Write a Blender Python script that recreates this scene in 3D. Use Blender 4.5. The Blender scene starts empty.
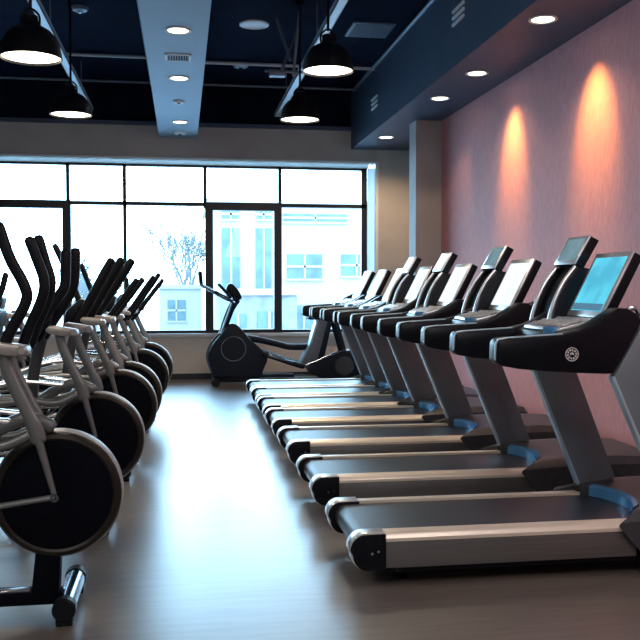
import bpy, bmesh, math, random
from mathutils import Vector, Matrix
random.seed(7)
SC = bpy.context.scene
COL = SC.collection
PI = math.pi

# ------------------------------------------------------------------ materials
def nodes_of(name):
    m = bpy.data.materials.new(name); m.use_nodes = True
    nt = m.node_tree
    return m, nt, nt.nodes['Principled BSDF'], nt.nodes['Material Output']

def setin(node, key, v):
    if key in node.inputs: node.inputs[key].default_value = v

def mat(name, col, rough=0.5, metal=0.0, spec=0.5, coat=0.0, var=0.0, scale=8.0, stretch=(1, 1, 1), bump=0.0, emit=None, es=0.0):
    m, nt, b, out = nodes_of(name)
    c = (col[0], col[1], col[2], 1)
    setin(b, 'Base Color', c); setin(b, 'Roughness', rough); setin(b, 'Metallic', metal)
    setin(b, 'Specular IOR Level', spec); setin(b, 'Coat Weight', coat); setin(b, 'Coat Roughness', 0.1)
    if emit is not None:
        setin(b, 'Emission Color', (*emit, 1)); setin(b, 'Emission Strength', es)
    tc = nt.nodes.new('ShaderNodeTexCoord'); mp = nt.nodes.new('ShaderNodeMapping')
    mp.inputs['Scale'].default_value = stretch
    nz = nt.nodes.new('ShaderNodeTexNoise'); nz.inputs['Scale'].default_value = scale; nz.inputs['Detail'].default_value = 5
    nt.links.new(tc.outputs['Object'], mp.inputs['Vector']); nt.links.new(mp.outputs['Vector'], nz.inputs['Vector'])
    if var > 0:
        r = nt.nodes.new('ShaderNodeValToRGB')
        r.color_ramp.elements[0].position = 0.3; r.color_ramp.elements[1].position = 0.7
        r.color_ramp.elements[0].color = tuple(max(0, x * (1 - var)) for x in col) + (1,)
        r.color_ramp.elements[1].color = tuple(min(1, x * (1 + var)) for x in col) + (1,)
        nt.links.new(nz.outputs['Fac'], r.inputs['Fac']); nt.links.new(r.outputs['Color'], b.inputs['Base Color'])
    if bump > 0:
        bp = nt.nodes.new('ShaderNodeBump'); bp.inputs['Strength'].default_value = bump; bp.inputs['Distance'].default_value = 0.02
        nt.links.new(nz.outputs['Fac'], bp.inputs['Height']); nt.links.new(bp.outputs['Normal'], b.inputs['Normal'])
    return m

def emat(name, col, s, var=0.0, scale=4.0):
    m = bpy.data.materials.new(name); m.use_nodes = True
    nt = m.node_tree; nt.nodes.clear()
    out = nt.nodes.new('ShaderNodeOutputMaterial'); e = nt.nodes.new('ShaderNodeEmission')
    e.inputs['Color'].default_value = (*col, 1); e.inputs['Strength'].default_value = s
    if var > 0:
        tc = nt.nodes.new('ShaderNodeTexCoord'); nz = nt.nodes.new('ShaderNodeTexNoise'); nz.inputs['Scale'].default_value = scale
        r = nt.nodes.new('ShaderNodeValToRGB'); r.color_ramp.elements[0].position = 0.35; r.color_ramp.elements[1].position = 0.65
        r.color_ramp.elements[0].color = tuple(x * (1 - var) for x in col) + (1,); r.color_ramp.elements[1].color = tuple(min(1, x * (1 + var)) for x in col) + (1,)
        nt.links.new(tc.outputs['Object'], nz.inputs['Vector']); nt.links.new(nz.outputs['Fac'], r.inputs['Fac']); nt.links.new(r.outputs['Color'], e.inputs['Color'])
    nt.links.new(e.outputs['Emission'], out.inputs['Surface'])
    return m

def glass_mat():
    m = bpy.data.materials.new('window_glass'); m.use_nodes = True
    nt = m.node_tree; nt.nodes.clear()
    out = nt.nodes.new('ShaderNodeOutputMaterial'); mix = nt.nodes.new('ShaderNodeMixShader')
    t = nt.nodes.new('ShaderNodeBsdfTransparent'); t.inputs['Color'].default_value = (0.93, 0.985, 1, 1)
    g = nt.nodes.new('ShaderNodeBsdfGlossy'); g.inputs['Roughness'].default_value = 0.02
    fr = nt.nodes.new('ShaderNodeFresnel'); fr.inputs['IOR'].default_value = 1.3
    nt.links.new(fr.outputs['Fac'], mix.inputs['Fac'])
    nt.links.new(t.outputs[0], mix.inputs[1]); nt.links.new(g.outputs[0], mix.inputs[2]); nt.links.new(mix.outputs[0], out.inputs['Surface'])
    return m

def floor_mat():
    m, nt, b, out = nodes_of('polished_floor')
    tc = nt.nodes.new('ShaderNodeTexCoord')
    mp = nt.nodes.new('ShaderNodeMapping'); mp.inputs['Scale'].default_value = (0.7, 9, 1)
    nz = nt.nodes.new('ShaderNodeTexNoise'); nz.inputs['Scale'].default_value = 3; nz.inputs['Detail'].default_value = 7
    nt.links.new(tc.outputs['Object'], mp.inputs['Vector']); nt.links.new(mp.outputs['Vector'], nz.inputs['Vector'])
    r = nt.nodes.new('ShaderNodeValToRGB')
    r.color_ramp.elements[0].position = 0.3; r.color_ramp.elements[1].position = 0.72
    r.color_ramp.elements[0].color = (0.120, 0.101, 0.088, 1); r.color_ramp.elements[1].color = (0.185, 0.153, 0.130, 1)
    nt.links.new(nz.outputs['Fac'], r.inputs['Fac']); nt.links.new(r.outputs['Color'], b.inputs['Base Color'])
    nz2 = nt.nodes.new('ShaderNodeTexNoise'); nz2.inputs['Scale'].default_value = 1.4; nz2.inputs['Detail'].default_value = 4
    nt.links.new(tc.outputs['Object'], nz2.inputs['Vector'])
    mr = nt.nodes.new('ShaderNodeMapRange'); mr.inputs['To Min'].default_value = 0.30; mr.inputs['To Max'].default_value = 0.42
    nt.links.new(nz2.outputs['Fac'], mr.inputs['Value']); nt.links.new(mr.outputs['Result'], b.inputs['Roughness'])
    setin(b, 'Specular IOR Level', 1.0); setin(b, 'Specular Tint', (0.66, 0.86, 1.0, 1)); setin(b, 'Coat Weight', 0.7); setin(b, 'Coat Roughness', 0.34); setin(b, 'Coat IOR', 1.6)
    return m

def pink_mat():
    m, nt, b, out = nodes_of('rose_plaster')
    tc = nt.nodes.new('ShaderNodeTexCoord')
    mp = nt.nodes.new('ShaderNodeMapping'); mp.inputs['Scale'].default_value = (1, 5, 1.1)
    nz = nt.nodes.new('ShaderNodeTexNoise'); nz.inputs['Scale'].default_value = 9; nz.inputs['Detail'].default_value = 9; nz.inputs['Roughness'].default_value = 0.75
    nt.links.new(tc.outputs['Object'], mp.inputs['Vector']); nt.links.new(mp.outputs['Vector'], nz.inputs['Vector'])
    r = nt.nodes.new('ShaderNodeValToRGB'); r.color_ramp.elements[0].position = 0.3; r.color_ramp.elements[1].position = 0.7
    r.color_ramp.elements[0].color = (0.60, 0.255, 0.27, 1); r.color_ramp.elements[1].color = (0.77, 0.385, 0.395, 1)
    nt.links.new(nz.outputs['Fac'], r.inputs['Fac']); nt.links.new(r.outputs['Color'], b.inputs['Base Color'])
    bp = nt.nodes.new('ShaderNodeBump'); bp.inputs['Strength'].default_value = 0.25; bp.inputs['Distance'].default_value = 0.01
    nt.links.new(nz.outputs['Fac'], bp.inputs['Height']); nt.links.new(bp.outputs['Normal'], b.inputs['Normal'])
    setin(b, 'Roughness', 0.7); setin(b, 'Specular IOR Level', 0.3)
    return m

M = dict(
    floor=floor_mat(), pink=pink_mat(), glass=glass_mat(),
    wall=mat('warm_grey_paint', (0.47, 0.45, 0.435), 0.75, var=0.06, scale=3, bump=0.03),
    bounce_wall=mat('floor_bounce_wall_tone', (0.80, 0.72, 0.64), 0.7, var=0.05, scale=3, bump=0.03),
    offwhite=mat('offwhite_paint', (0.62, 0.60, 0.58), 0.7, var=0.04, scale=3),
    navy=mat('navy_ceiling_paint', (0.0045, 0.0095, 0.026), 0.9, spec=0.03, var=0.25, scale=2.5, bump=0.05),
    navyd=mat('dark_navy_paint', (0.006, 0.010, 0.022), 0.9, spec=0.05, var=0.2, scale=3),
    slate=mat('slate_blue_paint', (0.048, 0.082, 0.145), 0.5, var=0.1, scale=2),
    beam=mat('beam_blue_grey_paint', (0.24, 0.36, 0.48), 0.55, var=0.05, scale=2),
    base=mat('dark_baseboard', (0.02, 0.02, 0.024), 0.4, var=0.1),
    frame=mat('dark_window_frame', (0.004, 0.007, 0.013), 0.35, var=0.15),
    whitefr=mat('white_window_trim', (0.72, 0.78, 0.80), 0.5, var=0.03),
    pipe=mat('grey_conduit', (0.16, 0.21, 0.27), 0.4, 0.3, var=0.1),
    tray=mat('pale_metal_tray', (0.52, 0.60, 0.66), 0.4, 0.2, var=0.06, emit=None),
    black=mat('black_plastic', (0.004, 0.005, 0.008), 0.36, var=0.2, scale=30, spec=0.18),
    blackm=mat('matte_black_disc', (0.003, 0.004, 0.008), 0.5, var=0.2, scale=20, spec=0.06),
    rubber=mat('black_foam_rubber', (0.006, 0.007, 0.010), 0.42, var=0.2, scale=60, bump=0.05, spec=0.2),
    belt=mat('running_belt_rubber', (0.022, 0.026, 0.034), 0.42, var=0.2, scale=40, stretch=(0.3, 6, 1), bump=0.02),
    silver=mat('champagne_aluminium', (0.80, 0.72, 0.60), 0.36, 0.35, var=0.08, scale=20, stretch=(0.15, 10, 10)),
    panel=mat('grey_side_panel', (0.17, 0.165, 0.16), 0.35, 0.55, var=0.12, scale=15, stretch=(0.15, 8, 8)),
    upright=mat('slate_upright', (0.165, 0.19, 0.215), 0.42, 0.25, var=0.08, scale=6),
    edge=mat('pale_blue_edge', (0.42, 0.56, 0.64), 0.35, 0.5, var=0.05),
    cover=mat('charcoal_cover', (0.045, 0.048, 0.055), 0.38, var=0.15, scale=25),
    blue=mat('blue_accent', (0.09, 0.30, 0.58), 0.25, 0.3, var=0.1, coat=0.5),
    rim=mat('silver_rim', (0.42, 0.43, 0.44), 0.42, 0.25, var=0.05),
    chrome=mat('brushed_chrome', (0.75, 0.76, 0.78), 0.18, 1.0, var=0.06, scale=20),
    dkchrome=mat('dark_chrome', (0.18, 0.21, 0.26), 0.18, 1.0, var=0.1, scale=20),
    arm=mat('grey_metal_arm', (0.21, 0.22, 0.22), 0.38, 0.55, var=0.08, scale=12),
    bronze=mat('bronze_rim_band', (0.016, 0.013, 0.010), 0.40, 0.0, spec=0.3, var=0.1),
    bracket=mat('light_grey_bracket', (0.42, 0.39, 0.37), 0.35, 0.4, var=0.06),
    bezel=mat('silver_bezel', (0.62, 0.63, 0.64), 0.28, 0.6, var=0.05),
    scrblue=emat('blue_lit_screen', (0.12, 0.64, 0.90), 1.05, var=0.22, scale=5),
    scrbar=emat('screen_status_bar', (0.13, 0.30, 0.46), 0.75, var=0.1),
    scrwhite=emat('white_lit_screen', (0.86, 0.95, 1.0), 1.15, var=0.06, scale=6),
    scrteal=emat('dim_teal_screen', (0.22, 0.36, 0.42), 0.8, var=0.15, scale=6),
    lens=emat('warm_lamp_lens', (1.0, 0.86, 0.66), 7.0, var=0.02),
    emblem=mat('pale_emblem_print', (0.6, 0.6, 0.6), 0.5, var=0.05),
    louver=mat('white_louver', (0.75, 0.80, 0.84), 0.5, var=0.03),
    bike=mat('navy_black_shell', (0.006, 0.011, 0.022), 0.42, var=0.15, scale=12, spec=0.25),
    ext=mat('white_render_facade', (0.27, 0.27, 0.27), 0.85, var=0.03, scale=0.5),
    extw=mat('pale_window_glass', (0.065, 0.105, 0.115), 0.6, var=0.3, scale=1.2),
    extb=mat('pale_brick_facade', (0.15, 0.155, 0.16), 0.85, var=0.25, scale=1.6),
    snow=mat('pale_ground_outside', (0.25, 0.26, 0.27), 0.9, var=0.15, scale=0.6),
    bark=mat('hazy_bark', (0.12, 0.13, 0.135), 0.9, var=0.15),
    twig=mat('hazy_foliage', (0.13, 0.14, 0.15), 0.9, var=0.25, scale=1.0),
)

def glow_trim_mat():
    m, nt, b, out = nodes_of('translucent_glow_strip')
    mix = nt.nodes.new('ShaderNodeMixShader'); mix.inputs['Fac'].default_value = .7
    t = nt.nodes.new('ShaderNodeBsdfTranslucent'); t.inputs['Color'].default_value = (.7, .78, .8, 1)
    setin(b, 'Base Color', (.6, .66, .7, 1)); setin(b, 'Roughness', .6)
    nt.links.new(b.outputs[0], mix.inputs[1]); nt.links.new(t.outputs[0], mix.inputs[2]); nt.links.new(mix.outputs[0], out.inputs['Surface'])
    return m
M['glow_trim'] = glow_trim_mat()

# ------------------------------------------------------------------ mesh helpers
class MB:
    def __init__(s): s.bm = bmesh.new()
    def add(s, other):
        me = bpy.data.meshes.new('tmp'); other.to_mesh(me); other.free(); s.bm.from_mesh(me); bpy.data.meshes.remove(me); return s
    def box(s, x0, x1, y0, y1, z0, z1, bev=0.0, seg=2):
        b = bmesh.new()
        r = bmesh.ops.create_cube(b, size=1)
        for v in b.verts:
            v.co = Vector(((x0 + x1) / 2 + v.co.x * (x1 - x0), (y0 + y1) / 2 + v.co.y * (y1 - y0), (z0 + z1) / 2 + v.co.z * (z1 - z0)))
        if bev > 0: bmesh.ops.bevel(b, geom=b.edges[:], offset=bev, segments=seg, profile=0.5, affect='EDGES')
        return s.add(b)
    def prism(s, pts, y0, y1, bev=0.0, axis='y', seg=2):
        """pts are (x,z) for axis y, (y,z) for axis x, (x,y) for axis z"""
        b = bmesh.new()
        def P(p, t):
            return Vector((p[0], t, p[1])) if axis == 'y' else (Vector((t, p[0], p[1])) if axis == 'x' else Vector((p[0], p[1], t)))
        A = [b.verts.new(P(p, y0)) for p in pts]; B = [b.verts.new(P(p, y1)) for p in pts]
        n = len(pts)
        b.faces.new(A); b.faces.new(B[::-1])
        for i in range(n): b.faces.new((A[i], B[i], B[(i + 1) % n], A[(i + 1) % n]))
        bmesh.ops.recalc_face_normals(b, faces=b.faces[:])
        if bev > 0:
            es = [e for e in b.edges if e.calc_face_angle(0) > 0.5]
            bmesh.ops.bevel(b, geom=es, offset=bev, segments=seg, profile=0.5, affect='EDGES', clamp_overlap=True)
        return s.add(b)
    def tube(s, pts, r, n=12, cap=True, flat=1.0):
        b = bmesh.new()
        pts = [Vector(p) for p in pts]; k = len(pts)
        rs = r if isinstance(r, (list, tuple)) else [r] * k
        rings = []; prev = None
        for i, p in enumerate(pts):
            t = ((pts[min(i + 1, k - 1)] - p).normalized() + (p - pts[max(i - 1, 0)]).normalized())
            t = t.normalized() if t.length > 1e-6 else Vector((0, 0, 1))
            if prev is None:
                u = Vector((0, 1, 0)); u = u - t * u.dot(t)
                if u.length < 1e-3: u = Vector((1, 0, 0)) - t * t.x
            else:
                u = prev - t * prev.dot(t)
            u.normalize(); prev = u; w = t.cross(u)
            rings.append([b.verts.new(p + (u * math.cos(a) * flat + w * math.sin(a)) * rs[i]) for a in [2 * PI * j / n for j in range(n)]])
        for i in range(k - 1):
            for j in range(n): b.faces.new((rings[i][j], rings[i][(j + 1) % n], rings[i + 1][(j + 1) % n], rings[i + 1][j]))
        if cap:
            for ring, p, d in ((rings[0], pts[0], pts[0] - pts[1]), (rings[-1], pts[-1], pts[-1] - pts[-2])):
                d = d.normalized(); rr = rs[0] if ring is rings[0] else rs[-1]
                inner = [b.verts.new(p + (v.co - p) * 0.6 + d * rr * 0.45) for v in ring]
                for j in range(n): b.faces.new((ring[j], ring[(j + 1) % n], inner[(j + 1) % n], inner[j]))
                b.faces.new(inner)
        bmesh.ops.recalc_face_normals(b, faces=b.faces[:])
        return s.add(b)
    def lathe(s, prof, c=(0, 0, 0), axis='z', n=32, closed=False):
        """prof: (radius, height along axis)"""
        b = bmesh.new(); c = Vector(c)
        def P(r, h, a):
            x, y = r * math.cos(a), r * math.sin(a)
            return c + (Vector((x, y, h)) if axis == 'z' else (Vector((x, h, y)) if axis == 'y' else Vector((h, x, y))))
        rings = []
        for r, h in prof:
            rings.append([b.verts.new(P(0, h, 0))] if r < 1e-6 else [b.verts.new(P(r, h, 2 * PI * j / n)) for j in range(n)])
        prs = list(zip(rings, rings[1:])) + ([(rings[-1], rings[0])] if closed else [])
        for A, B in prs:
            for j in range(n):
                k = (j + 1) % n
                if len(A) == 1 and len(B) == 1: continue
                if len(A) == 1: b.faces.new((A[0], B[k], B[j]))
                elif len(B) == 1: b.faces.new((A[j], A[k], B[0]))
                else: b.faces.new((A[j], A[k], B[k], B[j]))
        bmesh.ops.recalc_face_normals(b, faces=b.faces[:])
        return s.add(b)
    def grid(s, rows):
        b = bmesh.new(); V = [[b.verts.new(p) for p in row] for row in rows]
        for i in range(len(V) - 1):
            for j in range(len(V[0]) - 1): b.faces.new((V[i][j], V[i][j + 1], V[i + 1][j + 1], V[i + 1][j]))
        return s.add(b)
    def build(s, name, m, parent=None, off=(0, 0, 0), smooth=True, label=None):
        me = bpy.data.meshes.new(name); s.bm.to_mesh(me); s.bm.free()
        if any(off): me.transform(Matrix.Translation(-Vector(off)))
        me.materials.append(m)
        if smooth:
            for p in me.polygons: p.use_smooth = True
            me.set_sharp_from_angle(angle=math.radians(35))
        o = bpy.data.objects.new(name, me); COL.objects.link(o)
        if parent is not None: o.parent = parent
        if label: o['label'] = label
        return o

def smooth_path(pts, n=5):
    """Catmull-Rom through the points"""
    P = [Vector(p) for p in pts]; out = []
    for i in range(len(P) - 1):
        p0, p1, p2, p3 = P[max(i - 1, 0)], P[i], P[i + 1], P[min(i + 2, len(P) - 1)]
        for k in range(n):
            t = k / n
            out.append(0.5 * ((2 * p1) + (p2 - p0) * t + (2 * p0 - 5 * p1 + 4 * p2 - p3) * t * t + (3 * p1 - p0 - 3 * p2 + p3) * t ** 3))
    out.append(P[-1]); return out

def tag(o, label=None, cat=None, group=None, kind=None):
    if label: o['label'] = label
    if cat: o['category'] = cat
    if group: o['group'] = group
    if kind: o['kind'] = kind
    return o

def empty(name, loc, **k):
    o = bpy.data.objects.new(name, None); COL.objects.link(o); o.location = loc; o.empty_display_size = 0.1
    return tag(o, **k)

def struct(name, mb, m, parent=None, smooth=False, label=None):
    o = mb.build(name, m, parent, smooth=smooth)
    if parent is None: tag(o, kind='structure', label=label)
    return o

def copy_tree(o, parent=None):
    c = o.copy(); COL.objects.link(c)
    if parent is not None: c.parent = parent
    for ch in list(o.children): copy_tree(ch, c)
    return c

# ------------------------------------------------------------------ room shell
YB = 13.6; XL = -6.5; YF = -2.5; ZC = 4.4; XP = 3.3
WX0, WX1, WZ0, WZ1 = -5.2, 3.0, 0.68, 3.33
struct('floor', MB().box(XL - .2, 4.1, YF - .2, YB + .3, -0.1, 0), M['floor'])
struct('ceiling', MB().box(XL - .2, 4.1, YF - .2, YB + .3, ZC, ZC + .1), M['navy'])
wb = MB()
struct('wall_under_window', MB().box(XL, 4.0, YB, YB + .3, 0, WZ0), M['bounce_wall'])  # lighter, warmer wall colour stands in for light bounced off the floor
wb.box(XL, 4.0, YB, YB + .3, WZ1, 3.83)
wb.box(XL, WX0, YB, YB + .3, WZ0, WZ1); wb.box(WX1, 4.0, YB, YB + .3, WZ0, WZ1)
struct('wall_back', wb, M['wall'])
struct('trim_1', MB().box(XL, 4.0, YB - .01, YB + .3, 3.86, ZC), M['navyd'], label='dark navy band of wall above the window')
struct('trim_2', MB().box(XL, 2.62, YB - .09, YB + .1, 3.81, 3.86), M['slate'], label='slate blue ledge along the top of the window wall')
struct('wall_right', MB().box(XP, XP + .2, YF, 11.12, 0, 3.53), M['pink'])
struct('wall_alcove', MB().box(3.9, 4.1, 11.12, YB, 0, 3.53), M['wall'])
struct('wall_left', MB().box(XL - .2, XL, YF, YB, 0, ZC), M['offwhite'])
struct('wall_front', MB().box(XL, 4.1, YF - .2, YF, 0, ZC), M['offwhite'])
struct('pillar', MB().box(2.96, 3.9, 11.07, 11.40, 0, 3.53), M['wall'])
struct('soffit', MB().box(2.6, 4.1, YF, YB, 3.53, ZC), M['slate'])
struct('ceiling_beam', MB().box(-.325, .24, YF, YB, 3.64, ZC), M['beam'])
struct('baseboard_back', MB().box(XL, 3.9, YB - .025, YB, 0, 0.085), M['base'])
struct('baseboard_right', MB().box(XP - .02, XP, YF, 11.07, 0, 0.03), M['base'])

# window (structure, with parts)
win = empty('window_1', (0, YB, WZ0), kind='structure')
def wpart(name, mb, m): return mb.build(name, m, win, off=(0, YB, WZ0), smooth=False)
y0, y1 = YB + .06, YB + .16
h = MB().box(WX0, 2.89, YB + .04, YB + .05, 3.245, 3.315); wpart('head_glow_strip', h, M['glow_trim'])  # translucent strip added so daylight makes the window head glow
h = MB().box(WX0, 3.03, YB - .03, YB + .05, 3.315, 3.345); h.box(2.985, 3.03, YB - .03, YB + .06, WZ0, 3.32); wpart('window_trim', h, M['whitefr'])
h = MB().box(2.87, 2.985, YB + .04, YB + .05, WZ0, 3.245); wpart('jamb_glow_strip', h, M['glow_trim'])  # translucent strip added to brighten the jamb from behind
wpart('window_sill', MB().box(WX0, 3.03, YB - .07, YB + .2, WZ0 - .035, WZ0 + .015), M['whitefr'])
f = MB().box(WX0, 2.87, y0, y1, WZ0 + .01, WZ0 + .06); f.box(WX0, 2.87, y0, y1, 3.215, 3.26); f.box(2.78, 2.87, y0, y1, WZ0, 3.26)
wpart('window_frame', f, M['frame'])
mu = MB()
for x in (-4.4, -3.2, -1.67, -.845, .355, 1.50): mu.box(x - .026, x + .026, y0, y1, 2.6, 3.26)
for x in (-4.4, -.845): mu.box(x - .026, x + .026, y0, y1, WZ0, 2.65)
wpart('mullion', mu, M['frame'])
wpart('transom', MB().box(WX0, 2.87, y0, y1, 2.63, 2.685), M['frame'])
def sash(xa, xb, name):
    s = MB(); t = .12
    s.box(xa, xa + t, y0 - .03, y1, WZ0 + .01, 2.69); s.box(xb - t, xb, y0 - .03, y1, WZ0 + .01, 2.69)
    s.box(xa + t, xb - t, y0 - .03, y1, 2.57, 2.69); s.box(xa + t, xb - t, y0 - .03, y1, WZ0 + .01, WZ0 + .07)
    return wpart(name, s, M['frame'])
sash(.352, 1.524, 'sash_frame'); sash(-3.2, -1.63, 'sash_frame')
for xa, xb in ((WX0, -3.2), (-3.2, -1.67), (-1.67, -.845), (-.845, .355), (.355, 1.5), (1.5, 2.8)):
    wpart('pane', MB().box(xa, xb, YB + .105, YB + .115, WZ0 + .05, 3.23), M['glass'])

# ------------------------------------------------------------------ treadmills
TW = 0.72
def build_treadmill(first, small='scrwhite', back=3.12, tower=True):
    off = (1.8, TW / 2, 0)
    root = empty('treadmill', (1.8, 4.02 + TW / 2, 0))
    def B(mb, name, m, parent=root, label=None): return mb.build(name, m, parent, off=off, label=label)
    # base frame and feet
    b = MB().box(.98, 2.75, .1, .62, .045, .13, .01); b.box(1.0, 2.7, .03, .1, .07, .1); b.box(1.0, 2.7, .62, .69, .07, .1)
    B(b, 'base_frame', M['black'])
    for x in (1.05, 2.6):
        for y in (.16, .56): B(MB().lathe([(0, 0), (.035, 0), (.035, .012), (.015, .02), (.015, .06), (0, .06)], (x, y, 0), n=14), 'foot', M['rubber'])
    # belt: wraps the rear roller
    pr = [(2.5, .135), (.86, .135)]
    for i in range(1, 12):
        a = -PI / 2 - PI * i / 12; pr.append((.86 + .058 * math.cos(a), .193 + .058 * math.sin(a)))
    pr += [(.86, .251), (2.5, .251)]
    B(MB().prism(pr, .083, TW - .083), 'running_belt', M['belt'])
    # rails, panels and end caps, near and far
    for flip in (False, True):
        Y = (lambda y: TW - y) if flip else (lambda y: y)
        rp = [(-.004, .226), (-.004, .242), (.008, .258), (.028, .266), (.083, .266), (.083, .236), (.02, .226)]
        B(MB().prism([(Y(a), z) for a, z in rp], .925, 2.2, axis='x'), 'side_rail', M['silver'])
        pp = [(0, .10), (0, .227), (.07, .227), (.07, .125), (.03, .095)]
        B(MB().prism([(Y(a), z) for a, z in pp], .925, 2.2, .004, axis='x'), 'side_panel', M['panel'])
        cp = [(.935, .092), (.935, .270)]
        R = .075
        for i in range(7):
            a = PI / 2 + PI / 2 * i / 6; cp.append((.762 + R + R * math.cos(a), .270 - R + R * math.sin(a)))
        for i in range(7):
            a = PI + PI / 2 * i / 6; cp.append((.775 + R + R * math.cos(a), .092 + R + R * math.sin(a)))
        ya, yb = sorted((Y(-.004), Y(.088)))
        cap = B(MB().prism(cp, ya, yb, .006), 'end_cap', M['bezel'])
        cx, cz = .852, .178
        ip = [(cx + (x - cx) * .98 + .004, cz + (z - cz) * .965 - .002) for x, z in cp]
        B(MB().prism(ip, ya - .006, yb + .006, .003), 'cap_plate', M['black'], cap)
        yo = ya - .006 if not flip else yb + .006
        bo = MB()
        for dx in (0, .03): bo.lathe([(0, -.002), (.006, -.002), (.006, .002), (0, .002)], (.87 + dx, yo, .175 + dx * .3), axis='y', n=12)
        B(bo, 'bolt', M['chrome'], cap)
    # motor cover with a concave leading edge
    N = 17; rows = []
    def cov(y):
        t = (y - TW / 2) / (TW / 2 + .03); k = 1 - t * t
        fx = 2.06 + .26 * (k ** .7 if k > 0 else 0)
        zt = .272 + .045 * min(1, k * 3)
        return fx, zt, min(1, k * 4 + .25)
    for i in range(N):
        y = -.028 + (TW + .056) * i / (N - 1)
        fx, zt, e = cov(y)
        edge = i in (0, 1, N - 2, N - 1)
        rows.append([Vector((fx + (.16 if edge else 0), y, .10 if edge else .245)), Vector((fx + (.02 if edge else 0), y, zt - .016)), Vector((fx + .03, y, zt)), Vector((2.44, y, .272 + .058 * e)),
                     Vector((2.75, y, .272 + .066 * e)), Vector((back - .06, y, .272 + .05 * e)), Vector((back, y, .25)), Vector((back, y, .06))])
    c = MB().grid(rows)
    bm = c.bm
    # closing sides
    bm.verts.ensure_lookup_table()
    for row in (rows[0], rows[-1]):
        vs = [bm.verts.new(p) for p in row] + [bm.verts.new(Vector((row[0].x, row[0].y, .06)))]
        bm.faces.new(vs)
    bmesh.ops.remove_doubles(bm, verts=bm.verts[:], dist=1e-4); bmesh.ops.recalc_face_normals(bm, faces=bm.faces[:])
    cv = B(c, 'motor_cover', M['cover'])
    tr = []
    for i in range(3, N - 3):
        y = -.028 + (TW + .056) * i / (N - 1); fx, zt, e = cov(y)
        tr.append([Vector((fx - .006, y, .253)), Vector((fx - .006, y, zt - .010)), Vector((fx + .018, y, zt + .003))])
    B(MB().grid(tr), 'accent_strip', M['blue'], cv, 'blue accent strip')
    # far upright (leaning panel) with a painted edge highlight
    def upright(pts, ya, yb):
        u = B(MB().prism(pts, ya, yb, .008), 'upright', M['upright'])
        a, bq = pts[0], pts[-1]
        B(MB().prism([(a[0] - .012, a[1]), (a[0] + .004, a[1]), (bq[0] + .004, bq[1]), (bq[0] - .012, bq[1])], ya + .002, yb - .004), 'edge_highlight', M['edge'], u)  # pale strip paints the window-light highlight along the upright
    upright([(2.215, .30), (2.43, .335), (2.125, 1.10), (1.885, 1.10)], TW - .055, TW - .005)
    if first:
        upright([(2.39, .28), (2.64, .30), (2.36, .985), (2.48, 1.36), (2.30, 1.36), (2.215, 1.24), (2.07, .985)], -.004, .05)
    # handrails
    hr = [(1.462, 1.072), (1.466, 1.155), (1.478, 1.174), (1.53, 1.180), (1.685, 1.183), (1.80, 1.195), (1.88, 1.212), (1.95, 1.243), (2.02, 1.287), (2.08, 1.318), (2.13, 1.318), (2.19, 1.285),
          (2.205, 1.25), (2.14, 1.13), (2.06, 1.0), (2.02, 1.0), (1.85, 1.008), (1.71, 1.018), (1.58, 1.03), (1.485, 1.048)]
    rails = []
    for ya, yb in ((-.012, .085), (TW - .085, TW + .012)):
        rails.append(B(MB().prism(hr, ya, yb, .011, seg=2), 'handrail', M['black']))
        B(MB().tube([(1.463, ya + .008, 1.074), (1.466, ya + .007, 1.15), (1.476, ya + .008, 1.172), (1.53, ya + .009, 1.180), (1.80, ya + .010, 1.195)], .005, n=10), 'edge_highlight', M['edge'], rails[-1])  # thin pale line painted as the highlight on the rail's edge
    if first:
        e = MB(); cx, cz, yy = 1.845, 1.098, -.0145
        e.lathe([(.030, -.0008), (.0335, -.0008), (.0335, .0008), (.030, .0008)], (cx, yy, cz), axis='y', n=40, closed=True)
        for k in range(10):
            a = 2 * PI * k / 10 + .15
            pts = [(cx + r * math.cos(a + d), cz + r * math.sin(a + d)) for r, d in ((.017, -.17), (.026, -.2), (.026, .2), (.017, .17))]
            if k % 5 == 2: pts = [(cx + r * math.cos(a + d), cz + r * math.sin(a + d)) for r, d in ((.013, -.3), (.022, -.12), (.027, .1), (.019, .25))]
            e.prism(pts, yy - .0008, yy + .0008)
        e.prism([(cx - .010, cz - .006), (cx - .002, cz + .001), (cx + .009, cz - .004), (cx + .010, cz + .004), (cx + .002, cz + .010), (cx - .009, cz + .006)], yy - .0008, yy + .0008)
        B(e, 'emblem', M['emblem'], rails[0], 'round pale emblem of a ring of small marks')
    # dash between the rails
    ds = B(MB().prism([(1.80, 1.145), (1.83, 1.195), (2.00, 1.235), (2.16, 1.265), (2.26, 1.26), (2.28, 1.17), (2.1, 1.09)], .08, TW - .08, .012), 'dash', M['black'])
    B(MB().prism([(1.84, 1.20), (1.85, 1.216), (2.04, 1.262), (2.06, 1.262), (2.06, 1.245)], .13, TW - .13, .004), 'keypad', M['bezel'], ds)
    rows = []
    for i in range(13):
        x = 1.86 + i * .013; row = []
        for j in range(25):
            up = .009 if (i % 4 in (1, 2) and j % 4 in (1, 2)) else 0
            row.append(Vector((x, .15 + j * (TW - .30) / 24, 1.220 + (x - 1.85) * .243 + up)))
        rows.append(row)
    B(MB().grid(rows), 'key_panel', M['bezel'], ds)
    B(MB().lathe([(.036, 0), (.040, .045), (.034, .045), (.030, .005), (0, .005)], (1.83, .20, 1.175), n=20), 'cup_holder', M['blue'], ds)
    B(MB().tube(smooth_path([(2.12, .13, 1.26), (2.17, .10, 1.30), (2.22, .085, 1.315), (2.24, .085, 1.28)]), .012, n=10), 'grip_bar', M['chrome'], ds)
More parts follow.
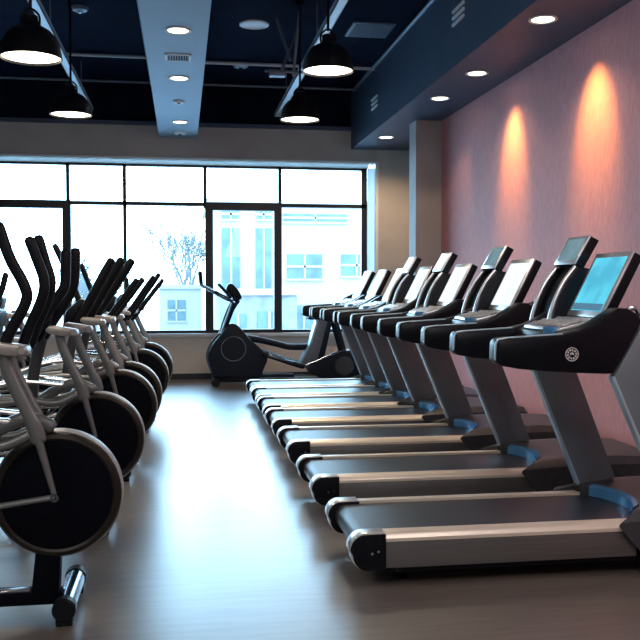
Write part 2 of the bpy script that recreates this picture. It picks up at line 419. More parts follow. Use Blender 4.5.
    # main display (tilted slab facing the runner)
    def slab(x0_, z0_, x1_, z1_, th, ya, yb, inset):
        d = Vector((x1_ - x0_, z1_ - z0_)).normalized(); n = Vector((d.y, -d.x))
        return [(x0_, z0_), (x1_, z1_), (x1_ + n.x * th, z1_ + n.y * th), (x0_ + n.x * th, z0_ + n.y * th)], d, n
    pts, d, n = slab(2.045, 1.268, 2.215, 1.60, .055, .10, .50, 0)
    disp = B(MB().prism([(p[0] + n.x * .008, p[1] + n.y * .008) for p in pts], .10, .50, .010), 'display', M['black'])
    B(MB().prism([pts[0], pts[1], (pts[1][0] + n.x * .014, pts[1][1] + n.y * .014), (pts[0][0] + n.x * .014, pts[0][1] + n.y * .014)], .103, .497, .005), 'bezel', M['bezel'], disp)
    def face(t0, t1, ya, yb, e):
        L = Vector((2.215 - 2.045, 1.60 - 1.268))
        a = Vector((2.045, 1.268)) + L * t0 - n * e; bq = Vector((2.045, 1.268)) + L * t1 - n * e
        return MB().prism([(a.x, a.y), (bq.x, bq.y), (bq.x + n.x * .003, bq.y + n.y * .003), (a.x + n.x * .003, a.y + n.y * .003)], ya, yb)
    scr = B(face(.09, .92, .13, .47, .0015), 'screen', M['scrblue' if first else 'scrwhite'], disp)
    if first: B(face(.10, .20, .135, .465, .003), 'status_bar', M['scrbar'], disp)
    B(MB().box(2.08, 2.13, .25, .35, 1.22, 1.31, .01), 'neck', M['dkchrome'], disp)
    if not tower: return root
    # media tower with a small monitor on the far side
    path = [(1.955, 1.17), (1.965, 1.25), (2.00, 1.36), (2.05, 1.455), (2.11, 1.53)]
    back = [(x + .075, z - .02) for x, z in path[::-1]]
    ya, yb = TW - .205, TW + .075
    tw_ = B(MB().prism([(x + .028, z - .008) for x, z in path] + back, ya + .03, yb - .03, .003), 'media_tower', M['blackm'])
    for y in (ya, yb):
        B(MB().tube(smooth_path([(x, y + (.02 if y == ya else -.02), z) for x, z in path], 4), .011, n=10), 'rim', M['bezel'], tw_)
        B(MB().prism(path + [(x + .035, z) for x, z in back], (y - .004 if y > .8 else y - .02), (y + .02 if y > .8 else y + .004), .004), 'side_shell', M['black'], tw_)
    q = [(2.095, 1.545), (2.185, 1.70)]
    d2 = Vector((.08, .16)).normalized(); n2 = Vector((d2.y, -d2.x))
    mo = [(q[0][0], q[0][1]), (q[1][0], q[1][1]), (q[1][0] + n2.x * .055, q[1][1] + n2.y * .055), (q[0][0] + n2.x * .055, q[0][1] + n2.y * .055)]
    my0, my1 = TW - .205, TW + .070
    mon = B(MB().prism([(p[0] + n2.x * .008, p[1] + n2.y * .008) for p in mo], my0, my1, .008), 'monitor', M['black'])
    B(MB().prism([mo[0], mo[1], (mo[1][0] + n2.x * .012, mo[1][1] + n2.y * .012), (mo[0][0] + n2.x * .012, mo[0][1] + n2.y * .012)], my0 + .003, my1 - .003, .004), 'bezel', M['bezel'], mon)
    a = Vector(q[0]) + (Vector(q[1]) - Vector(q[0])) * .14 - n2 * .002; bq = Vector(q[0]) + (Vector(q[1]) - Vector(q[0])) * .9 - n2 * .002
    B(MB().prism([(a.x, a.y), (bq.x, bq.y), (bq.x + n2.x * .004, bq.y + n2.y * .004), (a.x + n2.x * .004, a.y + n2.y * .004)], my0 + .03, my1 - .03), 'screen', M[small], mon)
    B(MB().tube([(2.0, TW - .03, 1.12), (2.02, TW - .04, 1.19), (2.06, TW - .05, 1.26)], .022, n=10), 'tower_bracket', M['dkchrome'], tw_)
    return root

TY = [4.02, 5.27, 6.51, 7.62, 8.52, 9.37, 10.17]
TL = ['nearest treadmill, round pale emblem on its black handrail and blue-lit screen',
      'second treadmill from the camera, directly behind the one with the emblem',
      'third treadmill from the camera in the row along the pink wall',
      'treadmill in the middle of the row, fourth from the camera and fourth from the window',
      'fifth treadmill from the camera, third from the window end of the row',
      'sixth treadmill from the camera, last but one at the window end',
      'farthest treadmill, at the window end of the row beside the recumbent machine']
TG = 'treadmills in a row along the pink wall'
t1 = build_treadmill(True, 'scrteal'); tag(t1, TL[0], 'treadmill', TG)
t2 = build_treadmill(False, 'scrteal'); tp = build_treadmill(False); tq = build_treadmill(False, tower=False)
for i in range(1, 7):
    t = {1: t2, 2: tp, 3: None, 4: tq}.get(i) or copy_tree(tp if i < 4 else tq)
    t.location = (1.8, TY[i] + TW / 2, 0); tag(t, TL[i], 'treadmill', TG)

# ------------------------------------------------------------------ ellipticals on the left
def build_elliptical(X, Y, grips, label, gr_r=.026, fx=-.135, fb=-.02):
    """X,Y = disc axis; grips: list of (y offset, [(x,z)...]) in local metres"""
    root = empty('elliptical_trainer', (X, Y, 0)); tag(root, label, 'elliptical', 'elliptical trainers in a row by the aisle')
    def B(mb, name, m, parent=root, label=None): return mb.build(name, m, parent, label=label)
    ZD, R = .527, .275
    fw = B(MB().lathe([(0, -.052), (.10, -.052), (.215, -.050), (.238, -.046), (.238, .05), (0, .05)], (0, 0, ZD), axis='y', n=56), 'flywheel', M['blackm'])
    B(MB().lathe([(.236, -.050), (.246, -.056), (.262, -.050), (.271, -.034), (.271, -.03), (.236, -.03)], (0, 0, ZD), axis='y', n=64, closed=True), 'rim_band', M['bronze'], fw)
    B(MB().lathe([(.236, -.031), (R - .003, -.031), (R, -.026), (R, .052), (R - .006, .058), (.236, .058)], (0, 0, ZD), axis='y', n=64, closed=True), 'rim', M['rim'], fw)
    B(MB().prism([(-.085, .36), (-.12, .05), (.0, .05), (.012, .30), (.02, .36)], -.04, .04, .006), 'pedestal', M['blackm'])
    rail = MB().box(-1.62, .06, -.035, .035, .045, .105, .008)
    B(rail, 'base_rail', M['blackm'])
    B(MB().box(-1.6, -.12, -.03, .03, .100, .112, .003), 'rail_trim', M['dkchrome'])
    for xs, L, Ln in ((.04, .25, .15), (-1.58, .30, .25)):
        st = B(MB().tube([(xs, -Ln, .07), (xs, L, .07)], .044, n=24), 'stabilizer', M['dkchrome'])
        for sgn in (-1, 1):
            yy = L if sgn > 0 else -Ln
            B(MB().lathe([(0, yy - sgn * .02), (.048, yy - sgn * .02), (.05, yy + sgn * .03), (.042, yy + sgn * .042), (0, yy + sgn * .042)], (xs, 0, .07), axis='y', n=24), 'end_cap', M['rubber'], st)
            B(MB().box(xs - .035, xs + .035, yy - .03, yy + .04, 0, .035, .005), 'foot', M['rubber'], st)
    # mast and console
    B(MB().tube(smooth_path([(-.42, 0, .10), (-.40, 0, .5), (-.36, 0, .9), (-.30, 0, 1.16)]), [.045] * 5 + [.04] * 5 + [.034] * 6, n=14), 'mast', M['cover'])
    con = B(MB().prism([(-.40, 1.10), (-.37, 1.24), (-.27, 1.33), (-.22, 1.32), (-.25, 1.20), (-.30, 1.10)], -.12, .12, .015), 'console', M['black'])
    B(MB().prism([(-.368, 1.235), (-.276, 1.318), (-.270, 1.326), (-.362, 1.245)], -.09, .09), 'screen', M['scrteal'], con)
    # swing arms: post, bracket, rod, link
    for y, top, bx in ((-.20, (-.175, 1.165), -.06), (.20, (fx, 1.165), fb)):
        px, pz = top
        a = B(MB().tube(smooth_path([(px - .012, y, pz), (px + .02, y, pz - .12), (bx - .01, y, .86), (bx + .012, y, .78)]), [.026] * 5 + [.027] * 5 + [.032] * 5 + [.023], n=16, flat=.55), 'swing_arm', M['arm'])
        br = MB().prism([(px - .085, pz + .012), (px - .06, pz + .040), (px + .06, pz + .022), (px + .095, pz + .005), (px + .095, pz - .02), (px + .02, pz - .022), (px - .06, pz - .008)], y - .045, y + .045, .010)
        B(br, 'bracket', M['bracket'], a)
        B(MB().tube([(px + .072, y - .046, pz - .002), (px + .072, y + .046, pz - .002)], .022, n=14), 'pivot', M['bracket'], a)
        B(MB().tube([(bx + .008, y, .80), (bx + .070, y, .563)], [.018, .011], n=12), 'lower_rod', M['arm'], a)
        B(MB().lathe([(.007, -.012), (.018, -.012), (.018, .012), (.007, .012)], (bx + .072, y, .552), axis='y', n=18, closed=True), 'joint', M['dkchrome'], a)
        B(MB().tube([(bx + .068, y, .553), (-.35, y, .505), (-1.15, y, .40 + (.1 if y > 0 else 0))], .012, n=10), 'link_rod', M['arm'])
        pz2 = .40 if y < 0 else .52
        p = B(MB().prism([(-.62, pz2), (-.60, pz2 + .05), (-.64, pz2 + .03), (-.95, pz2 + .03), (-.98, pz2)], y - .085, y + .085, .008), 'pedal', M['black'])
        B(MB().tube([(-.55, y, pz2 + .0), (-1.3, y, pz2 - .03)], .024, n=10), 'pedal_bar', M['chrome'], p)
    for y in (-.12, .12):
        B(MB().tube(smooth_path([(-.10, y, .80), (-.22, y, .755), (-.40, y, .77), (-.75, y, .72), (-1.3, y, .55)]), .022, n=12), 'side_tube', M['arm'])
        B(MB().tube(smooth_path([(-.18, y, .86), (-.45, y, .88), (-.72, y, .80)]), .013, n=10), 'chrome_rail', M['chrome'])
    B(MB().tube(smooth_path([(-.02, -.03, .82), (-.12, -.03, .86), (-.26, 0, .80), (-.40, 0, .70)]), .03, n=12), 'frame_neck', M['arm'])
    for y, g in grips:
        pts = smooth_path([(x, y, z) for x, z in g], 5)
        gr = B(MB().tube(pts, [gr_r * .85] + [gr_r] * (len(pts) - 2) + [gr_r * .88], n=16), 'grip', M['rubber'])
    return root

def loc(X, L): return [(round(x - X, 3), z) for x, z in L]
E1 = build_elliptical(-.537, 3.96, [
    (-.20, loc(-.537, [(-.72, 1.16), (-.70, 1.225), (-.630, 1.36), (-.636, 1.43), (-.691, 1.54), (-.734, 1.675)])),
    (.20, loc(-.537, [(-.68, 1.15), (-.655, 1.235), (-.600, 1.37), (-.588, 1.45), (-.61, 1.535), (-.64, 1.645)])),
    (.10, loc(-.537, [(-.70, 1.15), (-.67, 1.235), (-.612, 1.37), (-.602, 1.45), (-.628, 1.535), (-.664, 1.632)]))],
    'nearest elliptical trainer, its whole flywheel and front foot tube in view', .0235, -.235, -.12)
E2 = build_elliptical(-.498, 5.34, [
    (-.20, loc(-.498, [(-.84, 1.12), (-.80, 1.19), (-.695, 1.35), (-.652, 1.42), (-.645, 1.50), (-.641, 1.62)])),
    (.0, loc(-.498, [(-.80, 1.12), (-.75, 1.21), (-.66, 1.35), (-.628, 1.42), (-.618, 1.50), (-.612, 1.635)]))],
    'second elliptical trainer from the camera, with upright kinked grips', .029)
E3 = build_elliptical(-.462, 6.72, [
    (-.20, loc(-.462, [(-.75, 1.13), (-.497, 1.608)])),
    (.0, loc(-.462, [(-.715, 1.13), (-.44, 1.618)])),
    (.20, loc(-.462, [(-.69, 1.13), (-.378, 1.615)]))],
    'third elliptical trainer from the camera, three straight grips leaning to the aisle', .034)
E4 = build_elliptical(-.441, 7.42, [
    (-.20, loc(-.441, [(-.60, 1.13), (-.355, 1.470)])),
    (.0, loc(-.441, [(-.58, 1.13), (-.318, 1.478)])),
    (.20, loc(-.441, [(-.80, 1.15), (-.853, 1.31), (-.951, 1.56), (-1.04, 1.76)]))],
    'fourth elliptical trainer from the camera, one grip tilted away from the aisle')
E5 = build_elliptical(-.406, 8.87, [
    (-.20, loc(-.406, [(-.55, 1.10), (-.268, 1.510)])),
    (.0, loc(-.406, [(-.53, 1.10), (-.222, 1.535)])),
    (.20, loc(-.406, [(-.80, 1.12), (-.859, 1.285), (-.987, 1.63)]))],
    'fifth elliptical trainer from the camera, next to the last one before the window')
E6 = build_elliptical(-.377, 9.89, [
    (-.20, loc(-.377, [(-.53, 1.06), (-.205, 1.484)])),
    (.20, loc(-.377, [(-.687, 1.15), (-.68, 1.29), (-.620, 1.32), (-.605, 1.40), (-.612, 1.50)]))],
    'last elliptical trainer of the row, closest to the window')
E7 = build_elliptical(-1.30, 8.05, [
    (-.20, [(-.30, 1.12), (-.255, 1.275), (-.21, 1.387), (-.175, 1.525)]),
    (.20, [(-.36, 1.12), (-.42, 1.3), (-.50, 1.5)])],
    'elliptical trainer in a second row, mostly cut off by the left edge')
for _o in (E7,): _o.location = (-1.30, 8.05, 0); _o['group'] = 'elliptical trainers behind the row'

# ------------------------------------------------------------------ recumbent machine under the window
rb = empty('exercise_bike', (1.4, 12.8, 0)); tag(rb, 'black recumbent exercise machine standing under the window', 'exercise bike')
RO = (1.4, 12.8, 0)
def R_(mb, name, m, parent=rb): return mb.build(name, m, parent, off=RO)
hp = smooth_path([(.447, 0, .11), (.375, 0, .25), (.36, 0, .41), (.42, 0, .58), (.545, 0, .73), (.62, 0, .83), (.701, 0, .883), (.80, 0, .84), (.952, 0, .665), (1.10, 0, .53), (1.205, 0, .43), (1.20, 0, .33), (1.16, 0, .24), (1.11, 0, .10)], 4)
hs = R_(MB().prism([(p.x, p.z) for p in hp], 12.66, 12.94, .025, seg=3), 'drive_housing', M['bike'])
R_(MB().lathe([(.168, -.004), (.174, -.009), (.180, -.004), (.180, .006), (.168, .006)], (.72, 12.655, .52), axis='y', n=40, closed=True), 'cover_ring', M['pipe'], hs)
R_(MB().lathe([(0, -.006), (.165, -.004), (.165, .006), (0, .006)], (.72, 12.655, .52), axis='y', n=40), 'cover_disc', M['bike'], hs)
R_(MB().tube(smooth_path([(.405, 12.655, .20), (.345, 12.655, .42), (.41, 12.655, .60), (.53, 12.655, .74)]), .018, n=10), 'trim_line', M['dkchrome'], hs)
R_(MB().tube(smooth_path([(.56, 12.8, .70), (.62, 12.8, .90), (.70, 12.8, 1.10), (.78, 12.8, 1.22)]), .055, n=16), 'mast', M['bike'])
R_(MB().tube([(.54, 12.74, .72), (.70, 12.74, 1.16)], .014, n=8), 'mast_trim', M['edge'])
cn = R_(MB().prism([(p.x, p.z) for p in smooth_path([(.62, 0, 1.36), (.64, 0, 1.43), (.70, 0, 1.455), (.78, 0, 1.38), (.84, 0, 1.27), (.82, 0, 1.22), (.74, 0, 1.22), (.66, 0, 1.30), (.62, 0, 1.36)][:-1], 3)], 12.64, 12.96, .02), 'console', M['black'])
for y in (12.58, 13.02):
    hb = R_(MB().tube(smooth_path([(.76, 12.8, 1.17), (.66, y, 1.22), (.453, y, 1.33), (.31, y, 1.41), (.265, y, 1.46), (.255, y, 1.60)]), .022, n=12), 'handlebar', M['dkchrome'])
    R_(MB().tube([(.27, y, 1.45), (.255, y, 1.61)], .028, n=12), 'grip', M['rubber'], hb)
    R_(MB().tube([(.46, y, 1.327), (.66, y, 1.222)], .027, n=12), 'grip_sleeve', M['rubber'], hb)
for y in (12.72, 12.88):
    R_(MB().tube(smooth_path([(.69, y, 1.25), (.62, y, 1.33), (.52, y, 1.44)]), .02, n=10), 'elbow_bar', M['rubber'])
R_(MB().tube(smooth_path([(.93, 12.8, .665), (1.15, 12.8, .625), (1.36, 12.8, .575), (1.55, 12.8, .53), (1.85, 12.8, .53)]), .046, n=14), 'upper_tube', M['bike'])
for y in (12.62, 12.98):
    pa = R_(MB().tube(smooth_path([(1.15, y, .45), (1.38, y, .37), (1.60, y, .295), (1.72, y, .26)]), .040, n=12), 'pedal_arm', M['bike'])
    R_(MB().prism([(1.22, .445), (1.58, .33), (1.56, .305), (1.20, .415)], y - .05, y + .05, .008), 'footplate', M['dkchrome'], pa)
bf = MB().box(.42, 2.60, 12.74, 12.86, .035, .12, .012); bf.box(1.02, 1.6, 12.68, 12.92, .1, .15, .01)
R_(bf, 'base_frame', M['bike'])
for x in (.46, 2.5):
    s_ = R_(MB().tube([(x, 12.48, .06), (x, 13.12, .06)], .045, n=16), 'stabilizer', M['bike'])
    for y in (12.48, 13.12): R_(MB().lathe([(0, -.03), (.058, -.03), (.058, .03), (0, .03)], (x, y, .058), axis='y', n=20), 'wheel', M['rubber'], s_)
R_(MB().prism([(1.69, .29), (1.80, .20), (1.945, .34), (2.10, .95), (1.94, .96), (1.84, .60)], 12.70, 12.90, .02), 'seat_post', M['upright'])
R_(MB().prism([(1.80, .18), (1.92, .30), (2.10, .92), (2.16, .92), (2.02, .30), (1.9, .12)], 12.69, 12.91, .01), 'post_back', M['bike'])
R_(MB().prism([(1.675, .30), (1.70, .28), (1.86, .60), (1.965, .96), (1.935, .96), (1.83, .61)], 12.685, 12.915, .004), 'post_trim', M['edge'])
R_(MB().box(1.10, 2.45, 12.725, 12.735, .085, .11), 'base_highlight', M['edge'])  # pale strip painted as a highlight low on the base frame
R_(MB().tube([(2.19, 12.8, .93), (2.33, 12.8, .44)], .06, n=14), 'rear_strut', M['bike'])
R_(MB().box(1.80, 2.25, 12.62, 12.98, .93, .995, .025, 3), 'seat_pad', M['rubber'])
rh = smooth_path([(1.95, 0, .09), (1.80, 0, .20), (1.86, 0, .29), (2.0, 0, .36), (2.14, 0, .41), (2.32, 0, .47), (2.47, 0, .47), (2.58, 0, .36), (2.62, 0, .2), (2.60, 0, .08)], 4)
rr = R_(MB().prism([(p.x, p.z) for p in rh], 12.68, 12.92, .02), 'rear_housing', M['bike'])
R_(MB().lathe([(0, -.008), (.13, -.008), (.14, 0), (.14, .006), (0, .006)], (2.33, 12.675, .25), axis='y', n=32), 'rear_wheel_cover', M['cover'], rr)
R_(MB().tube(smooth_path([(1.66, 12.66, .25), (1.86, 12.66, .31), (2.14, 12.66, .43), (2.34, 12.66, .49)]), .016, n=8), 'trim_line', M['dkchrome'], rr)

# ------------------------------------------------------------------ ceiling fittings
# pendant lamps
def build_pendant():
    root = empty('pendant_lamp', (0, 0, 0))
    R0 = .206
    prof = [(R0, 0), (R0 + .004, .006), (R0 * .985, .05), (R0 * .93, .10), (R0 * .82, .148), (R0 * .64, .19), (R0 * .40, .218), (.06, .232), (.05, .25), (.05, .29), (.03, .30), (0, .30)]
    inn = [(0, .285), (.04, .285), (.05, .225), (R0 * .62, .183), (R0 * .80, .143), (R0 * .91, .097), (R0 * .965, .048), (R0 * .98, 0)]
    MB().lathe(prof + inn, (0, 0, 0), n=40).build('lamp_shade', M['black'], root)
    MB().lathe([(0, .012), (R0 * .55, .010), (R0 * .955, .016), (R0 * .955, .022), (0, .022)], n=40).build('diffuser', M['lens'], root)
    y_ = MB().tube(smooth_path([(-.06, 0, .235), (-.055, 0, .30), (0, 0, .34), (.055, 0, .30), (.06, 0, .235)]), .008, n=8)
    y_.build('yoke', M['black'], root)
    return root
pend = [(-1.017, 6.4, 2.985, 'pendant lamp at top left, larger in view of the two left pendants'),
        (-1.096, 9.3, 3.14, 'pendant lamp second on the left, nearer the window'),
        (1.179, 7.16, 3.155, 'pendant lamp on the right of the beam, closer to the camera'),
        (1.233, 9.3, 3.155, 'pendant lamp on the right of the beam, nearer the window')]
pp = build_pendant()
for i, (x, y, z, lb) in enumerate(pend):
    p = pp if i == 0 else copy_tree(pp)
    p.location = (x, y, z); tag(p, lb, 'pendant lamp', 'black dome pendant lamps')
    rl = ZC - z
    MB().tube([(0, 0, .33), (0, 0, rl - .02)], .011, n=8).build('rod', M['black'], p)
    MB().lathe([(.055, rl - .03), (.055, rl), (0, rl)], n=20).build('ceiling_rose', M['black'], p)

# recessed downlights
def build_downlight():
    root = empty('downlight', (0, 0, 0))
    MB().lathe([(.085, .004), (.112, 0), (.115, -.008), (.107, -.012), (.088, -.006)], n=36, closed=True).build('trim_ring', M['whitefr'], root)
    MB().lathe([(0, -.005), (.089, -.005), (.089, .002), (0, .002)], n=36).build('lens', M['lens'], root)
    return root
dl = [(2.831, 6.742, 3.53, 'recessed downlight in the soffit closest to the camera'), (2.902, 8.538, 3.53, 'second recessed downlight from the camera in the soffit'),
      (2.878, 9.733, 3.53, 'third recessed downlight from the camera in the soffit'), (2.875, 12.394, 3.53, 'recessed downlight in the soffit nearest the window'),
      (-.021, 7.888, 3.64, 'recessed downlight in the pale beam closest to the camera'), (-.018, 9.687, 3.64, 'second recessed downlight in the pale beam, past the vent'),
      (-.013, 12.261, 3.64, 'recessed downlight in the pale beam nearest the window')]
d0 = build_downlight()
for i, (x, y, z, lb) in enumerate(dl):
    d = d0 if i == 0 else copy_tree(d0)
    d.location = (x, y, z); tag(d, lb, 'downlight', 'recessed downlights')

# vent grille on the beam
v = empty('air_vent', (-.025, 8.81, 3.64)); tag(v, 'rectangular slatted air vent in the pale beam', 'vent')
fr_ = MB()
for a in ((-.125, -.105, -.13, .13), (.105, .125, -.13, .13), (-.125, .125, -.13, -.11), (-.125, .125, .11, .13)): fr_.box(*a, -.012, 0)
fr_.build('frame', M['whitefr'], v)
gl = MB()
for k in range(9): gl.box(-.10 + k * .0245 - .004, -.10 + k * .0245 + .006, -.11, .11, -.008, 0)
gl.build('grille', M['beam'], v); MB().box(-.105, .105, -.11, .11, -.003, .0).build('backing', M['navyd'], v)

def small_disc(name, loc_, r, hgt, m, label, cat, group=None, m2=None):
    t = empty(name, loc_); tag(t, label, cat, group)
    MB().lathe([(0, -hgt), (r * .55, -hgt), (r * .85, -hgt * .75), (r, -hgt * .2), (r, 0), (0, 0)], n=28).build('body', m, t)
    MB().lathe([(0, -hgt - .012), (r * .25, -hgt - .012), (r * .3, -hgt), (0, -hgt)], n=16).build('sensor', m2 or M['dkchrome'], t)
    return t
small_disc('smoke_detector', (-.025, 10.883, 3.64), .07, .03, M['whitefr'], 'small round smoke detector on the beam between two downlights', 'smoke detector')
small_disc('smoke_detector', (-.015, 13.05, 3.64), .10, .04, M['whitefr'], 'round smoke detector at the window end of the beam', 'smoke detector')
small_disc('sprinkler_head', (-1.06, 9.89, ZC), .09, .05, M['pipe'], 'small sprinkler fitting on the dark ceiling left of the beam', 'sprinkler')
small_disc('sprinkler_head', (.80, 12.1, ZC), .11, .05, M['pipe'], 'small sprinkler fitting on the dark ceiling right of the beam', 'sprinkler')
sp = empty('ceiling_speaker', (.83, 10.22, ZC)); tag(sp, 'round white ceiling speaker right of the beam', 'speaker')
MB().lathe([(0, -.012), (.13, -.012), (.15, -.02), (.165, -.012), (.165, 0), (0, 0)], n=36).build('speaker_grille', M['whitefr'], sp)
MB().lathe([(.140, -.022), (.168, -.016), (.170, 0), (.150, 0)], n=36, closed=True).build('ring', M['whitefr'], sp)
cvt = empty('ceiling_vent', (2.17, 10.2, ZC)); tag(cvt, 'square grey vent panel in the dark ceiling by the soffit', 'vent')
MB().box(-.25, .25, -.28, .28, -.025, 0, .006).build('frame', M['slate'], cvt)
cg = MB()
for k in range(12): cg.box(-.21, .21, -.235 + k * .042, -.215 + k * .042, -.034, -.02)
cg.build('louver', M['slate'], cvt)
# louvers on the soffit face
for y, z, lb in ((8.18, 3.985, 'white slatted louver on the soffit face, closer to the camera'), (11.87, 3.895, 'white slatted louver on the soffit face, nearer the window')):
    t = empty('wall_louver', (2.6, y, z)); tag(t, lb, 'louver', 'louvers on the soffit face')
    for k in range(3):
        MB().box(-.02, 0, -.17, .17, -.075 + k * .062, -.045 + k * .062, .004).build('slat', M['louver'], t)
# cable trays
for x, lb in ((-1.30, 'long pale metal tray hung under the ceiling left of the beam'), (1.43, 'long pale metal tray hung under the ceiling right of the beam')):
    t = empty('cable_tray', (x, 9, 3.95)); tag(t, lb, 'cable tray', 'metal trays under the ceiling')
    s_ = MB().box(-.045, .045, -8, 4.35, 0, .014); s_.box(-.045, -.037, -8, 4.35, 0, .06); s_.box(.037, .045, -8, 4.35, 0, .06)
    s_.build('channel', M['tray'], t, smooth=False)
    for y in (-5.5, -2.4, .4, 3.2):
        MB().tube([(0, y, .01), (0, y, ZC - 3.95)], .008, n=6).build('hanger', M['pipe'], t)
# conduits
def conduit(pts, r, label, m='pipe'):
    o = MB().tube([Vector(p) - Vector(pts[0]) for p in pts], r, n=10).build('conduit_pipe', M[m]); o.location = pts[0]
    return tag(o, label, 'pipe', 'conduits on the ceiling')
conduit([(-2.6, 11.75, 4.36), (-.33, 11.75, 4.36)], .020, 'conduit crossing the ceiling left of the beam, in front', 'tray')
conduit([(.31, 11.9, 4.36), (2.6, 11.9, 4.36)], .022, 'conduit crossing the ceiling right of the beam, in front', 'tray')
conduit([(-3.5, 13.2, 4.36), (-.33, 13.2, 4.36)], .018, 'conduit along the window wall ceiling left of the beam')
conduit([(.31, 13.2, 4.36), (2.6, 13.2, 4.36)], .018, 'conduit along the window wall ceiling right of the beam')
conduit([(.268, 6, 4.378), (.268, 13.1, 4.378)], .020, 'conduit running beside the right edge of the beam')
conduit([(-.42, 6, 4.35), (-.42, 13.3, 4.35)], .022, 'conduit running beside the left edge of the beam')
conduit([(2.575, 6, 4.37), (2.575, 13.1, 4.37)], .024, 'conduit running beside the soffit face')
# loose ducting and bracket between the right pendants
t = empty('ceiling_bracket', (1.05, 9.9, 3.9)); tag(t, 'dark angled bracket with thin struts by the right-hand tray', 'bracket')
for a, bq in (((0, 0, .48), (.12, -.3, -.05)), ((.28, .3, .48), (.05, -.1, -.1)), ((-.12, 0, -.1), (.30, 0, -.1)), ((.22, -.3, .48), (.2, .1, -.12))):
    MB().tube([a, bq], .016, n=8).build('strut', M['pipe'], t)
MB().box(-.08, .1, -.06, .06, -.16, -.09, .01).build('junction_box', M['pipe'], t)

# ------------------------------------------------------------------ outside
struct('ground_outside', MB().box(-80, 80, YB + 1.2, 160, -3.6, -3.5), M['snow'])
def building(name, x0, x1, y, z1, m, wins, label, depth=10):
    t = empty(name, ((x0 + x1) / 2, y, -3.5)); tag(t, label, 'building')
    off = t.location[:]
    MB().box(x0, x1, y, y + depth, -3.5, z1).build('facade', m, t, off=off, smooth=False)
    MB().box(x0 - .2, x1 + .2, y - .2, y + depth, z1, z1 + .25).build('parapet', M['ext'], t, off=off, smooth=False)
    for a, b_, c, d in wins:
        w = MB().box(a, b_, y - .06, y + .1, c, d).build('window', M['extw'], t, off=off, smooth=False)
        g = MB(); g.box((a + b_) / 2 - .05, (a + b_) / 2 + .05, y - .1, y, c, d); g.box(a - .08, b_ + .08, y - .14, y, c - .1, c)
        if d - c < 1.6: g.box(a, b_, y - .1, y, (c + d) / 2 - .06, (c + d) / 2 + .06)
        g.build('window_bars', M['ext'], w, off=off, smooth=False)
    return t
building('white_building', 1.45, 11.5, 45, 5.5, M['ext'],
         [(2.0, 2.9, 1.2, 4.3), (3.7, 4.5, 1.2, 4.3), (2.0, 2.9, 4.75, 5.25), (3.7, 4.5, 4.75, 5.25), (5.3, 7.1, 1.75, 3.0), (8.1, 9.7, 1.9, 3.0), (5.2, 7.1, -1.2, 0.4), (8.1, 9.7, -1.2, .4), (5.1, 8.4, 4.65, 5.05)],
         'white building with tall pale windows across the street')
building('low_brick_building', 1.6, 4.9, 38, 1.0, M['extb'], [(2.0, 2.7, -2.2, .2), (3.2, 4.2, -1.8, .3)], 'low brick building in front of the white one', 4)
building('low_white_building', -1.4, 1.2, 56, 1.2, M['ext'], [(-.9, .2, -.8, .5), (-1.3, -.5, -3.0, -1.4), (0, 1.0, -3.0, -1.4)], 'low white building seen past the ellipticals', 8)
def tree(x, y, hgt, spread, seed, label):
    rnd = random.Random(seed)
    t = empty('bare_tree', (x, y, -3.5)); tag(t, label, 'tree', 'bare hazy trees outside')
    tr, tw = MB(), MB()
    def grow(p, d, L, r, lev):
        e = p + d * L
        (tr if lev < 2 else tw).tube([p, (p + e) / 2 + Vector((rnd.uniform(-.05, .05), 0, 0)) * L, e], [r, r * .85, r * .65], n=5 if lev < 2 else 3, cap=False)
        if lev >= 5: return
        for k in range(4 if lev else 6):
            nd = (d + Vector((rnd.uniform(-1, 1), rnd.uniform(-1, 1), rnd.uniform(-.1, .7))) * spread).normalized()
            grow(p + d * L * rnd.uniform(.55, 1), nd, L * rnd.uniform(.58, .78), r * .55, lev + 1)
    grow(Vector((0, 0, 0)), Vector((0, 0, 1)), hgt * .33, hgt * .016, 0)
    tr.build('trunk', M['bark'], t); tw.build('twigs', M['twig'], t)
tree(.3, 70, 13, .75, 3, 'bare spreading tree outside, above the low white building')
tree(-4.6, 48, 7.2, .8, 5, 'bare tree outside, behind the ellipticals')
tree(-7.5, 60, 8.5, .8, 8, 'bare tree outside at the far left of the window')

# ------------------------------------------------------------------ light
w = bpy.data.worlds.new('overcast'); SC.world = w; w.use_nodes = True
nt = w.node_tree; bg = nt.nodes['Background']
tc = nt.nodes.new('ShaderNodeTexCoord'); sx = nt.nodes.new('ShaderNodeSeparateXYZ'); cr = nt.nodes.new('ShaderNodeValToRGB')
nt.links.new(tc.outputs['Generated'], sx.inputs['Vector']); nt.links.new(sx.outputs['Z'], cr.inputs['Fac'])
cr.color_ramp.elements[0].position = 0.0; cr.color_ramp.elements[0].color = (0.55, 0.81, 1.0, 1)
cr.color_ramp.elements[1].position = 0.8; cr.color_ramp.elements[1].color = (0.36, 0.65, 1.0, 1)
nt.links.new(cr.outputs['Color'], bg.inputs['Color']); bg.inputs['Strength'].default_value = 15.0

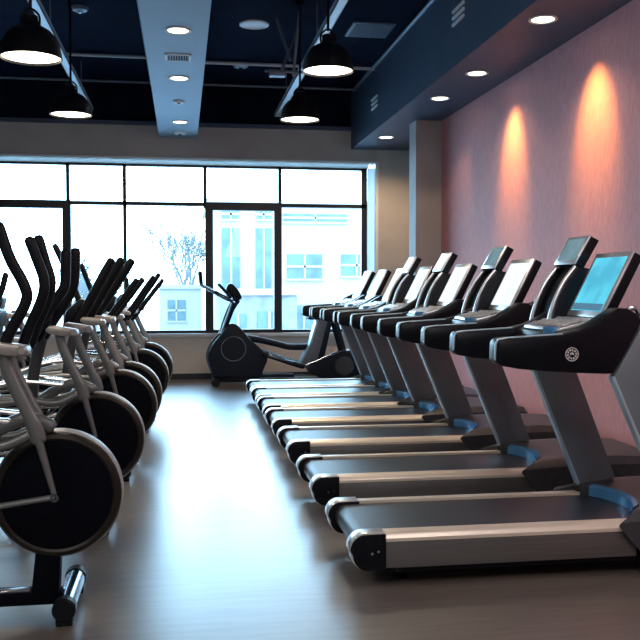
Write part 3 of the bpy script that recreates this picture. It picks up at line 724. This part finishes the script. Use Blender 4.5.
def light(name, typ, loc_, energy, col, **k):
    l = bpy.data.lights.new(name, typ); l.energy = energy; l.color = col
    for a, v_ in k.items():
        if a not in ('aim', 'portal'): setattr(l, a, v_)
    o = bpy.data.objects.new(name, l); COL.objects.link(o); o.location = loc_
    if 'aim' in k:
        o.rotation_euler = (Vector(k['aim']) - Vector(loc_)).to_track_quat('-Z', 'Y').to_euler()
    if k.get('portal'): l.cycles.is_portal = True
    return o
light('window_portal', 'AREA', ((WX0 + 2.87) / 2, YB + .25, 1.97), 1, (1, 1, 1), shape='RECTANGLE', size=2.87 - WX0, size_y=2.6, aim=((WX0 + 2.87) / 2, 0, 1.97), portal=True)
for i, (x, y, z, lb) in enumerate(dl):
    if i in (0, 1):
        light('soffit_wallwash', 'SPOT', (x, y, z - .03), 185, (1.0, .50, .10), spot_size=math.radians(54), spot_blend=1.0, shadow_soft_size=.05, aim=(XP, y + .03, 2.74))
        light('soffit_spot', 'SPOT', (x, y, z - .03), 22, (1.0, .80, .6), spot_size=math.radians(120), spot_blend=.6, shadow_soft_size=.06, aim=(x, y, 0))
    elif i == 3:
        light('soffit_spot', 'SPOT', (x, y, z - .03), 130, (1.0, .66, .38), spot_size=math.radians(110), spot_blend=.8, shadow_soft_size=.06, aim=(x + .25, y + .7, 1.8))
    else:
        light('downlight_spot', 'SPOT', (x, y, z - .03), 26, (1.0, .72, .45), spot_size=math.radians(70 if i == 2 else 120), spot_blend=.6, shadow_soft_size=.06, aim=(x + (.12 if i == 2 else 0), y + (1.1 if i == 2 else 0), 0 if i != 2 else 1.4))
for x, y, z, lb in pend:
    light('pendant_spot', 'SPOT', (x, y, z - .02), 120, (1.0, .82, .62), spot_size=math.radians(130), spot_blend=.6, shadow_soft_size=.15, aim=(x, y, 0))
# fill areas added out of view to brighten the foreground and pink wall
light('added_fill_light', 'AREA', (-1.5, 0.2, 4.3), 190, (1.0, .90, .82), shape='RECTANGLE', size=4.5, size_y=3.0, aim=(-1.0, 1.2, 0))
light('added_fill_light', 'AREA', (2.0, 3.2, 3.9), 80, (1.0, .88, .88), shape='RECTANGLE', size=.6, size_y=5.0, aim=(2.6, 5.5, 1.2))

# ------------------------------------------------------------------ camera
cam = bpy.data.cameras.new('camera'); co = bpy.data.objects.new('camera', cam); COL.objects.link(co)
cam.sensor_width = 36; cam.lens = 887 / 640 * 36; cam.clip_start = .05; cam.clip_end = 500
co.location = (0, 0, 1.43)
co.rotation_euler = (PI / 2 - math.radians(2.2597), 0, -math.radians(8.8364))
SC.camera = co
SC.view_settings.view_transform = 'Standard'
SC.view_settings.look = 'None'
SC.view_settings.exposure = 0.0
